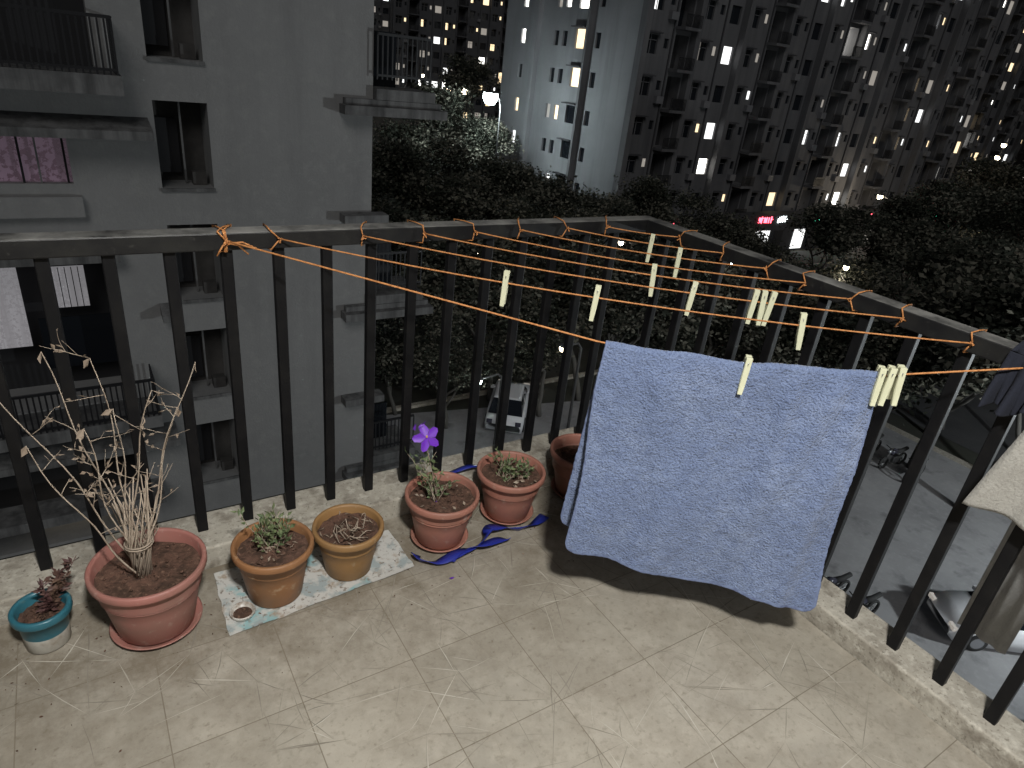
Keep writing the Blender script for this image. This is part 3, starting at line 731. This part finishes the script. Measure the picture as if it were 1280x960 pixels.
street_lamp(106,42,8,math.radians(200),1600,(1,.8,.5),.45,'lampw')
for x,y,h in [(58,112,9),(52,95,10),(66,140,10),(48,88,10),(150,75,10),(118,48,9.5),(112,56,10),(125,60,11),(128,52,11),(104,52,9)]:
    street_lamp(x,y,h,math.radians(200),0,lr=.36,lens='lampw')
# low lights glimpsed between the trees
for i,(a,d,h) in enumerate([(29,34,6.4),(32,36,5.2),(36,33,6.0),(40,35,5.0),(44,35,7.0),(48,36,6.2),(53,36,6.8),(57,38,6.0),(61,38,7.2),(34,24,3.5),(41,26,4.5)]):
    street_lamp(-1.9+d*math.sin(math.radians(a)),-1.9+d*math.cos(math.radians(a)),h,math.radians(200),60 if i%4==0 else 0,(1,.9,.75),.13,'lampw' if i%3 else 'lamp')

# ------------------------------------------------------------------ cars & motorcycles
def car(x,y,ang,k):
    e=empty('parked_car'); b=B()
    secs=[(-2.1,.72,.35,.62),(-2.0,.80,.25,.86),(-1.3,.84,.22,.95),(-.2,.86,.2,.95),(.9,.86,.2,.95),(1.6,.84,.22,.86),(2.0,.78,.25,.72),(2.12,.65,.35,.58)]
    vs=[];fs=[]
    for (sx,w,zb,zt) in secs: vs+=[(sx,-w,zb),(sx,-w-.02,(zb+zt)/2),(sx,-w+.06,zt),(sx,w-.06,zt),(sx,w+.02,(zb+zt)/2),(sx,w,zb)]
    for i in range(len(secs)-1):
        for j in range(6): fs.append((i*6+j,i*6+(j+1)%6,(i+1)*6+(j+1)%6,(i+1)*6+j))
    fs+=[tuple(range(6)),tuple(range(len(vs)-1,len(vs)-7,-1))]; b.add(vs,fs,k,True)
    P=[(-1.75,-.74,.93),(-1.2,-.6,1.45),(.25,-.6,1.47),(1.0,-.74,.93)]
    vs=P+[(a,-q,c) for a,q,c in P]
    b.add(vs,[(0,1,2,3),(7,6,5,4),(0,4,5,1),(2,6,7,3)],'glass')
    b.add([(-1.25,-.61,1.44),(.3,-.61,1.46),(.22,-.5,1.5),(-1.15,-.5,1.49),(-1.25,.61,1.44),(.3,.61,1.46),(.22,.5,1.5),(-1.15,.5,1.49)],[(0,1,2,3),(3,2,6,7),(7,6,5,4),(0,3,7,4),(1,5,6,2)],k)
    for sg in (-1,1): b.add([(-.55,sg*.755,.93),(-.45,sg*.755,.93),(-.45,sg*.615,1.46),(-.55,sg*.615,1.46)],[(0,1,2,3)],k)
    for sg in (-1,1):
        b.box((1.98,sg*.62-.14,.58),(2.1,sg*.62+.14,.72),'lit3'); b.box((-2.1,sg*.62-.12,.62),(-2.04,sg*.62+.12,.8),'carred')
        b.box((.6,sg*.86-.1,.95),(.75,sg*.86+.1,1.07),k)
    b.obj('body',e)
    w=B()
    for sx in (-1.3,1.32):
        for sg in (-1,1):
            n=20; vs=[];fs=[]
            for r,yy in ((.2,.0),(.31,.0),(.33,.04),(.33,.18),(.3,.2),(.2,.2)):
                for j in range(n): a=6.2832*j/n; vs.append((sx+r*math.cos(a),sg*(.68+yy),.33+r*math.sin(a)))
            for i in range(5):
                for j in range(n): fs.append((i*n+j,i*n+(j+1)%n,(i+1)*n+(j+1)%n,(i+1)*n+j))
            w.add(vs,fs,'tyre',True); w.add(vs[5*n:6*n],[tuple(range(n))],'carsilver')
    w.obj('wheels',e)
    e.location=(x,y,-12.985); e.rotation_euler=(0,0,ang); return e
for x,y,a,k in [(20.6,2.0,2.5,'carwhite'),(24.6,.6,2.55,'carsilver'),(18.6,-1.9,2.5,'carwhite'),(13.4,20.0,.9,'carwhite'),(29.5,25,.1,'carsilver')]:
    car(x,y,a,k)
def moto(x,y,ang):
    e=empty('parked_motorcycle'); b=B()
    for sx in (-.62,.62): 
        b.tube([(sx+.27*math.cos(a*.35),0,.3+.27*math.sin(a*.35)) for a in range(19)],.05,'tyre',6)
        for q in range(5): a=q*1.256; b.tube([(sx,0,.3),(sx+.25*math.cos(a),0,.3+.25*math.sin(a))],.01,'steel',4)
    b.tube([(.62,0,.3),(.45,0,.75),(.38,0,.98)],.04,'steel',6); b.tube([(.36,-.32,1.0),(.4,-.1,.97),(.4,.1,.97),(.36,.32,1.0)],.02,'tyre',6)
    b.tube([(.38,0,.78),(.2,0,.85),(-.05,0,.78)],.15,'carred',8,.1); b.tube([(-.05,0,.78),(-.4,0,.76),(-.75,0,.84)],.11,'tyre',8,.08)
    b.box((-.2,-.14,.28),(.22,.14,.6),'steel'); b.tube([(-.62,0,.3),(-.3,.08,.5),(.1,.08,.35)],.03,'steel',6)
    b.lathe([(.001,0),(.08,.02),(.09,.1),(.001,.14)],(.5,0,.8),'carsilver',10); b.obj('bike_body',e)
    e.location=(x,y,-12.985); e.rotation_euler=(0,0,ang)
for i in range(7): moto(27.2+R_(-.2,.2),8.5+i*1.05,R_(2.9,3.3))
for i in range(3): moto(16.6+R_(-.2,.2),4.6+i*1.0,R_(2.9,3.3))

# ------------------------------------------------------------------ world, sun
w=bpy.data.worlds.new('World'); scene.world=w; w.use_nodes=True
nt=w.node_tree; sk=nt.nodes.new('ShaderNodeTexSky'); sk.sky_type='NISHITA'; sk.sun_disc=False
el,rot=math.radians(38),math.radians(205)
sk.sun_elevation=el; sk.sun_rotation=rot
bg=nt.nodes['Background']; nt.links.new(sk.outputs[0],bg.inputs[0]); bg.inputs[1].default_value=.0045
sd=bpy.data.lights.new('moon_sun','SUN'); sd.energy=.48; sd.angle=math.radians(25); sd.color=(1,.985,.965)
so=bpy.data.objects.new('sun',sd); scene.collection.objects.link(so)
dirv=Vector((math.sin(rot)*math.cos(el),math.cos(rot)*math.cos(el),math.sin(el)))
so.rotation_euler=dirv.to_track_quat('Z','Y').to_euler()

# ------------------------------------------------------------------ camera
f,yaw,pi_,r=827.06,.6107,.4512,.1183
F=Vector((math.sin(yaw)*math.cos(pi_),math.cos(yaw)*math.cos(pi_),-math.sin(pi_)))
Rt=Vector((math.cos(yaw),-math.sin(yaw),0)); U=Rt.cross(F)
R2=Rt*math.cos(r)+U*math.sin(r); U2=-Rt*math.sin(r)+U*math.cos(r)
cd=bpy.data.cameras.new('camera'); cam=bpy.data.objects.new('camera',cd); scene.collection.objects.link(cam)
mw=Matrix.Identity(4)
for i in range(3): mw[i][0]=R2[i]; mw[i][1]=U2[i]; mw[i][2]=-F[i]
mw[0][3],mw[1][3],mw[2][3]=-1.8877,-1.9084,1.5397
cam.matrix_world=mw
cd.sensor_width=36; cd.lens=f/1280*36; cd.clip_start=.02; cd.clip_end=2000
scene.camera=cam
scene.view_settings.view_transform='Standard'; scene.view_settings.look='None'; scene.view_settings.exposure=0
